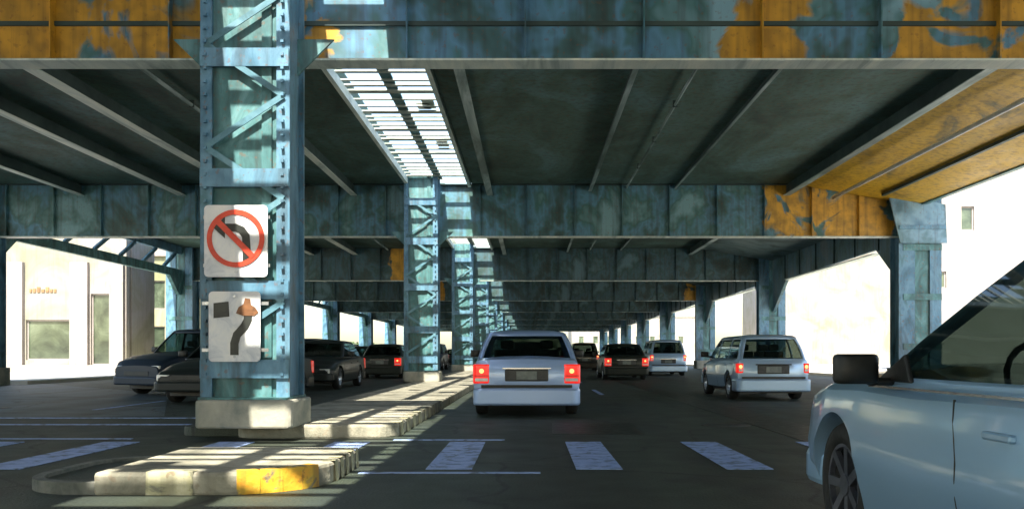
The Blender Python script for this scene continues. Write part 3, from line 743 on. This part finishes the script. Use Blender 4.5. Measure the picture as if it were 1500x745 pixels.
A = make_car('sedan', PAINT['silver'], lit=True, glassm='darkglass')
place(A, -.04, 14.1, 0, 'silver blue saloon with lit brake lights, straight ahead in our lane', 'cars queueing under the deck', name='sedan')
NC = make_car('near', PAINT['near'], lit=False, detail=True, glassm='clearglass')
place(NC, 2.57, 4.64-1.62-2.5, 0, 'large pale blue car cropped at right, black mirror and front wheel showing', None, 'near', name='sedan')
sw_ = MB().tube([(-.36+.17*math.cos(a), .62+.06*math.sin(a), .93+.17*math.sin(a)) for a in [2*math.pi*k/20 for k in range(21)]], .014, 6)
sw_.build('steering_wheel', M['black'], NC, smooth=True)
MB().xprism([(1.16,.92),(.78,.92),(.84,1.05)], -.875, -.85).build('mirror_base', M['black'], NC, bevel=.01)
MB().box(-.952,-.944,-1.1,1.05,.895,.905).build('window_trim', M['chrome'], NC)
W = make_car('wagon', PAINT['wagon'], lit=True)
place(W, 5.5, 19.2, 0, 'light blue estate car with see-through rear window, on the right', 'cars queueing under the deck', 'wagon', name='estate_car')
V = make_car('suv', PAINT['wagon'], lit=True, glassm='darkglass')
place(V, 6.7, 41, 0, 'small pale blue van with dark split rear window beside right column', 'cars queueing under the deck', 'suv', name='van')
Dk = make_car('sedan', PAINT['dark'], lit=True, glassm='darkglass')
place(Dk, 3.95, 34.5, 0, 'very dark saloon with two red tail lights, left of the small van', 'cars queueing under the deck', name='sedan')
Bk = make_car('suv', PAINT['black'], lit=True, glassm='darkglass')
place(Bk, 3.4, 52, 0, 'black tall car far ahead, partly behind the very dark saloon', 'cars queueing under the deck', 'suv', name='suv')
def car_at(src, kind, x, y, label, oncoming, rz=0, name='sedan', group='dark cars on the left carriageway'):
    c = copy_tree(src); place(c, x, y, rz, label, group, kind, front_y=y if oncoming else None, name=name); return c
NV = make_car('suv', PAINT['navy'], lit=False)
place(NV, -8.9, 0, R(-24), 'dark navy car turning out at left in front of the cream building', None, 'suv', front_y=21.2, name='suv')
GS = make_car('sedan', PAINT['grey'], lit=False)
place(GS, -6.75, 0, R(-6), 'low dark grey car nosing out from behind the sign column', None, 'sedan', front_y=17.6, name='sedan')
car_at(Dk, 'sedan', -6.3, 36, 'dark saloon with orange red tail lights just left of second median column', False)
car_at(Dk, 'sedan', 3.3, 66, 'dark saloon farthest up the right lane', False, group='cars queueing under the deck')
car_at(Dk, 'sedan', -.1, 29, 'dark saloon hidden ahead of the silver blue saloon', False, group='cars queueing under the deck')
car_at(GS, 'sedan', -6.5, 24.5, 'oncoming dark grey saloon right of the sign column, headlight showing', True)
car_at(GS, 'sedan', -9.4, 45, 'oncoming dark grey saloon between first and second median columns', True)
car_at(NV, 'suv', -9.9, 36, 'oncoming navy car seen past the right edge of the sign column', True, name='suv')
car_at(NV, 'suv', -12.8, 46, 'oncoming navy tall car in the far left lane', True, name='suv')
car_at(Bk, 'suv', -12.8, 58, 'black tall car heading away in the far left lane', False, name='suv')
car_at(GS, 'sedan', -9.4, 52, 'oncoming dark grey saloon farther back on the left carriageway', True)
car_at(NV, 'suv', -6.4, 54, 'distant navy car beside the third median column', True, name='suv')
car_at(GS, 'sedan', -15.6, 52, 'dark grey saloon parked by the left edge columns', True)
car_at(Dk, 'sedan', -15.6, 66, 'dark saloon parked farther along the left edge', False)
car_at(Bk, 'suv', 3.4, 84, 'black tall car near the vanishing point in the right lane', False, name='suv', group='cars queueing under the deck')
car_at(Dk, 'sedan', .1, 100, 'dark saloon near the vanishing point in our lane', False, group='cars queueing under the deck')
car_at(Dk, 'sedan', 6.8, 58, 'dark saloon beyond the small van', False, group='cars queueing under the deck')
car_at(GS, 'sedan', -6.4, 72, 'distant dark grey saloon by the fourth median column', True)
car_at(V, 'suv', .1, 75, 'pale blue van far ahead up the centre lane', False, name='van', group='cars queueing under the deck')
car_at(GS, 'sedan', -12.7, 37, 'oncoming dark grey saloon in the middle of the far left lanes', True)
car_at(NV, 'suv', -15.6, 42, 'dark navy tall car parked by the left edge', True, name='suv')

# ================================================================== BUILDINGS
def building(name, x0, x1, y0, y1, h, m, label, openings, rows=2, trim='offwhite', side=None):
    b = empty(name, ((x0+x1)/2, y0, .0)); cx = (x0+x1)/2
    wl = MB(); Wd = x1-x0
    # front wall built as piers, spandrels around real openings; openings: (xa, xb, za, zb) in world x
    xs = sorted(set([x0, x1] + [o[0] for o in openings] + [o[1] for o in openings])); zs = sorted(set([0, h] + [o[2] for o in openings] + [o[3] for o in openings]))
    for a, c in zip(xs, xs[1:]):
        for p, q in zip(zs, zs[1:]):
            mx, mz = (a+c)/2, (p+q)/2
            if any(o[0] < mx < o[1] and o[2] < mz < o[3] for o in openings): continue
            wl.box(a-cx, c-cx, 0, .35, p, q)
    wl.box(x0-cx, x1-cx, .6, y1-y0, 0, h-.05)
    bm_ = wl.build('wall', m, b)
    for (a, c, p, q) in openings:
        f = MB(); t = .07
        f.box(a-cx,c-cx,.12,.2,p,p+t); f.box(a-cx,c-cx,.12,.2,q-t,q); f.box(a-cx,a-cx+t,.12,.2,p+t,q-t); f.box(c-cx-t,c-cx,.12,.2,p+t,q-t)
        wi = f.build('window', M[trim], b)
        MB().box(a-cx+t,c-cx-t,.155,.17,p+t,q-t).build('pane', M['shopglass'], wi)
    MB().box(x0-cx-.15,x1-cx+.15,-.25,.0,h-.6,h).build('cornice', M[trim], b)
    tag(b, label, 'building'); return b
YB = 42.5
def px2x(px, y): return (px-775)/1250*y
def pz(py, y): return EYE + (518-py)/1250*y
ops = [(px2x(38,YB),px2x(104,YB),.75,pz(468,YB)), (px2x(133,YB),px2x(160,YB),.5,pz(430,YB)), (px2x(-60,YB),px2x(6,YB),.75,pz(440,YB))]
for k in range(5):
    xx = -28.5+k*2.0
b = building('shop_building', -44, px2x(185,YB), YB, YB+3.2, 9.5, M['cream'], 'cream shop building at left with white pillars and dark door opening', ops)
cx = (-44+px2x(185,YB))/2
for pxa, pxb in ((8,36),(105,131),(163,183)):
    MB().box(px2x(pxa,YB)-cx,px2x(pxb,YB)-cx,-.22,.0,.15,5.6).build('pillar', M['offwhite'], b)
MB().box(-44-cx,px2x(186,YB)-cx,-.3,-.002,-.0,.5).build('plinth', M['offwhite'], b)
lt = MB(); x = px2x(44,YB)
for k in range(7):
    ww = random.uniform(.08,.2); lt.box(x-cx,x-cx+ww,-.05,0,pz(428,YB),pz(422,YB)+random.uniform(-.05,.1)); x += ww+.06
lt.build('sign_lettering', M['brown'], b)
# second building down the street on the left, pale yellow with tall window bays
ops2 = []
Y2 = 60
for k in range(6): ops2.append((-33.5+k*2.3,-32.5+k*2.3,1.0,3.0)); ops2.append((-33.5+k*2.3,-32.5+k*2.3,4.2,6.2))
building('terrace_building', -36, -19.4, Y2, Y2+7, 8.5, M['creamb'], 'long pale yellow building behind the dark turning car on the left', ops2)
ops3 = []
for k in range(9):
    for z in (1.2,5.0,9.0): ops3.append((22.5+k*4.6,24.0+k*4.6,z,z+1.9))
building('apartment_building', 20, 66, 74, 80, 16, M['cream'], 'tall pale cream building seen through the openings on the right', [o for o in ops3 if o[2] == 5.0 and o[0] > 30])
ops4 = [(22.0,22.5,4.6,5.5),(23.3,24.0,7.7,9.0),(27.5,28.3,7.7,9.0),(27.5,28.3,4.2,5.5)]
building('corner_building', 21.6, 56, 46, 50, 14.5, M['offwhite'], 'white building at upper right behind the pale blue car', ops4)
building('distant_building', -14, -2, 330, 345, 9, M['creamb'], 'distant pale building closing the view left of centre', [(-12+k*2.5,-11+k*2.5,3,5) for k in range(4)])
building('distant_building', 12, 50, 240, 262, 12, M['cream'], 'distant cream building beyond the end of the deck on the right', [(14+k*4,15.4+k*4,4,6) for k in range(8)])

# ================================================================== TRAFFIC SIGNAL, small things
def signal(x, y, label, h=3.0):
    s = empty('traffic_signal', (x, y, .14))
    MB().tube([(0,0,0),(0,0,h)], .06).build('pole', M['black'], s)
    hd = MB().box(-.17,.17,-.14,.14,h,h+1.0).build('signal_head', M['black'], s, bevel=.02)
    for k, c in enumerate(('dimred','black','black')): MB().tube([(0,-.19,h+.82-.32*k),(0,-.141,h+.82-.32*k)], .09, 12).build('lamp', M[c], hd)
    tag(s, label, 'traffic signal'); return s
signal(-19.5, 84, 'small dark traffic signal silhouetted in a left opening', 3.6)
# trees
def tree(x, y, h, r, label, seed):
    rnd = random.Random(seed); t = empty('street_tree', (x, y, .1))
    tr = MB().tube([(0,0,0),(.1,0,h*.3),(0,.1,h*.55),(.1,0,h*.8)], [.2,.16,.11,.04]); 
    for k in range(6):
        a = rnd.uniform(0,6.28); tr.tube([(0,0,h*(.4+.05*k)),(math.cos(a)*r*.35,math.sin(a)*r*.35,h*(.55+.05*k)),(math.cos(a)*r*.7,math.sin(a)*r*.7,h*(.65+.05*k))],[.07,.05,.02],6)
    tr.build('trunk', M['bark'], t)
    lf = MB(); cl = [(rnd.uniform(-r,r)*.7,rnd.uniform(-r,r)*.7,h*rnd.uniform(.5,1.0),rnd.uniform(.25,.5)*r) for _ in range(16)]
    for c in cl:
        for _ in range(130):
            d = Vector((rnd.gauss(0,1),rnd.gauss(0,1),rnd.gauss(0,1))).normalized()*c[3]*rnd.uniform(.4,1)
            p = Vector(c[:3])+d; u = Vector((rnd.gauss(0,1),rnd.gauss(0,1),rnd.gauss(0,1))).normalized()*.13; v = u.orthogonal().normalized()*.09
            lf.poly([p-u,p+v,p+u,p-v])
    lf.build('crown', M['leaf'], t); tag(t, label, 'tree'); return t
tree(-2.5, 190, 7, 3.0, 'small dark tree beyond the end of the deck', 3)
tree(6.5, 215, 6, 2.6, 'rounded tree far beyond the queue of cars', 5)

# hedge behind the left edge columns
def hedge(x0, x1, y0, y1, h, label, seed):
    rnd = random.Random(seed); t = empty('hedge', ((x0+x1)/2, y0, .13)); lf = MB(); L = y1-y0; w_ = (x1-x0)/2
    for _ in range(9000):
        y = rnd.uniform(0, L); hh = h*(.82+.12*math.sin(y*1.3)+.1*math.sin(y*3.1+1)); z = rnd.uniform(0, 1)**.7*hh
        p = Vector((rnd.uniform(-w_, w_), y, z)); u = Vector((rnd.gauss(0,1),rnd.gauss(0,1),rnd.gauss(0,1))).normalized()*.16; v = u.orthogonal().normalized()*.12
        lf.poly([p-u,p+v,p+u,p-v])
    lf.build('foliage', M['leaf'], t); st = MB()
    for k in range(int(L/1.5)): st.tube([(0,k*1.5+.5,0),(0,k*1.5+.6,h*.7)], .03, 5)
    st.build('stem', M['bark'], t); tag(t, label, 'hedge')
hedge(-20.1, -19.0, 62, 112, 2.2, 'dark ragged hedge behind the left edge columns', 2)
hedge(15.6, 16.6, 100, 150, 1.8, 'dark low hedge along the far right edge', 4)

for x_, r_, lb_ in ((3.2,.03,'thin grey conduit under the deck, right of the centre beam'),(-7.4,.04,'grey service pipe under the deck on the left')):
    m_ = empty('service_pipe', (x_, 0, ZD-.1)); MB().tube([(0,-6,0),(0,60,0),(0,YEND,0)], r_, 8).build('tube', M['thinflange'], m_, smooth=True)
    for k in range(14): MB().box(-.05,.05,12.5+k*3.1,12.54+k*3.1,-.05,.097).build('hanger', M['stringer'], m_)
    tag(m_, lb_, 'pipe')
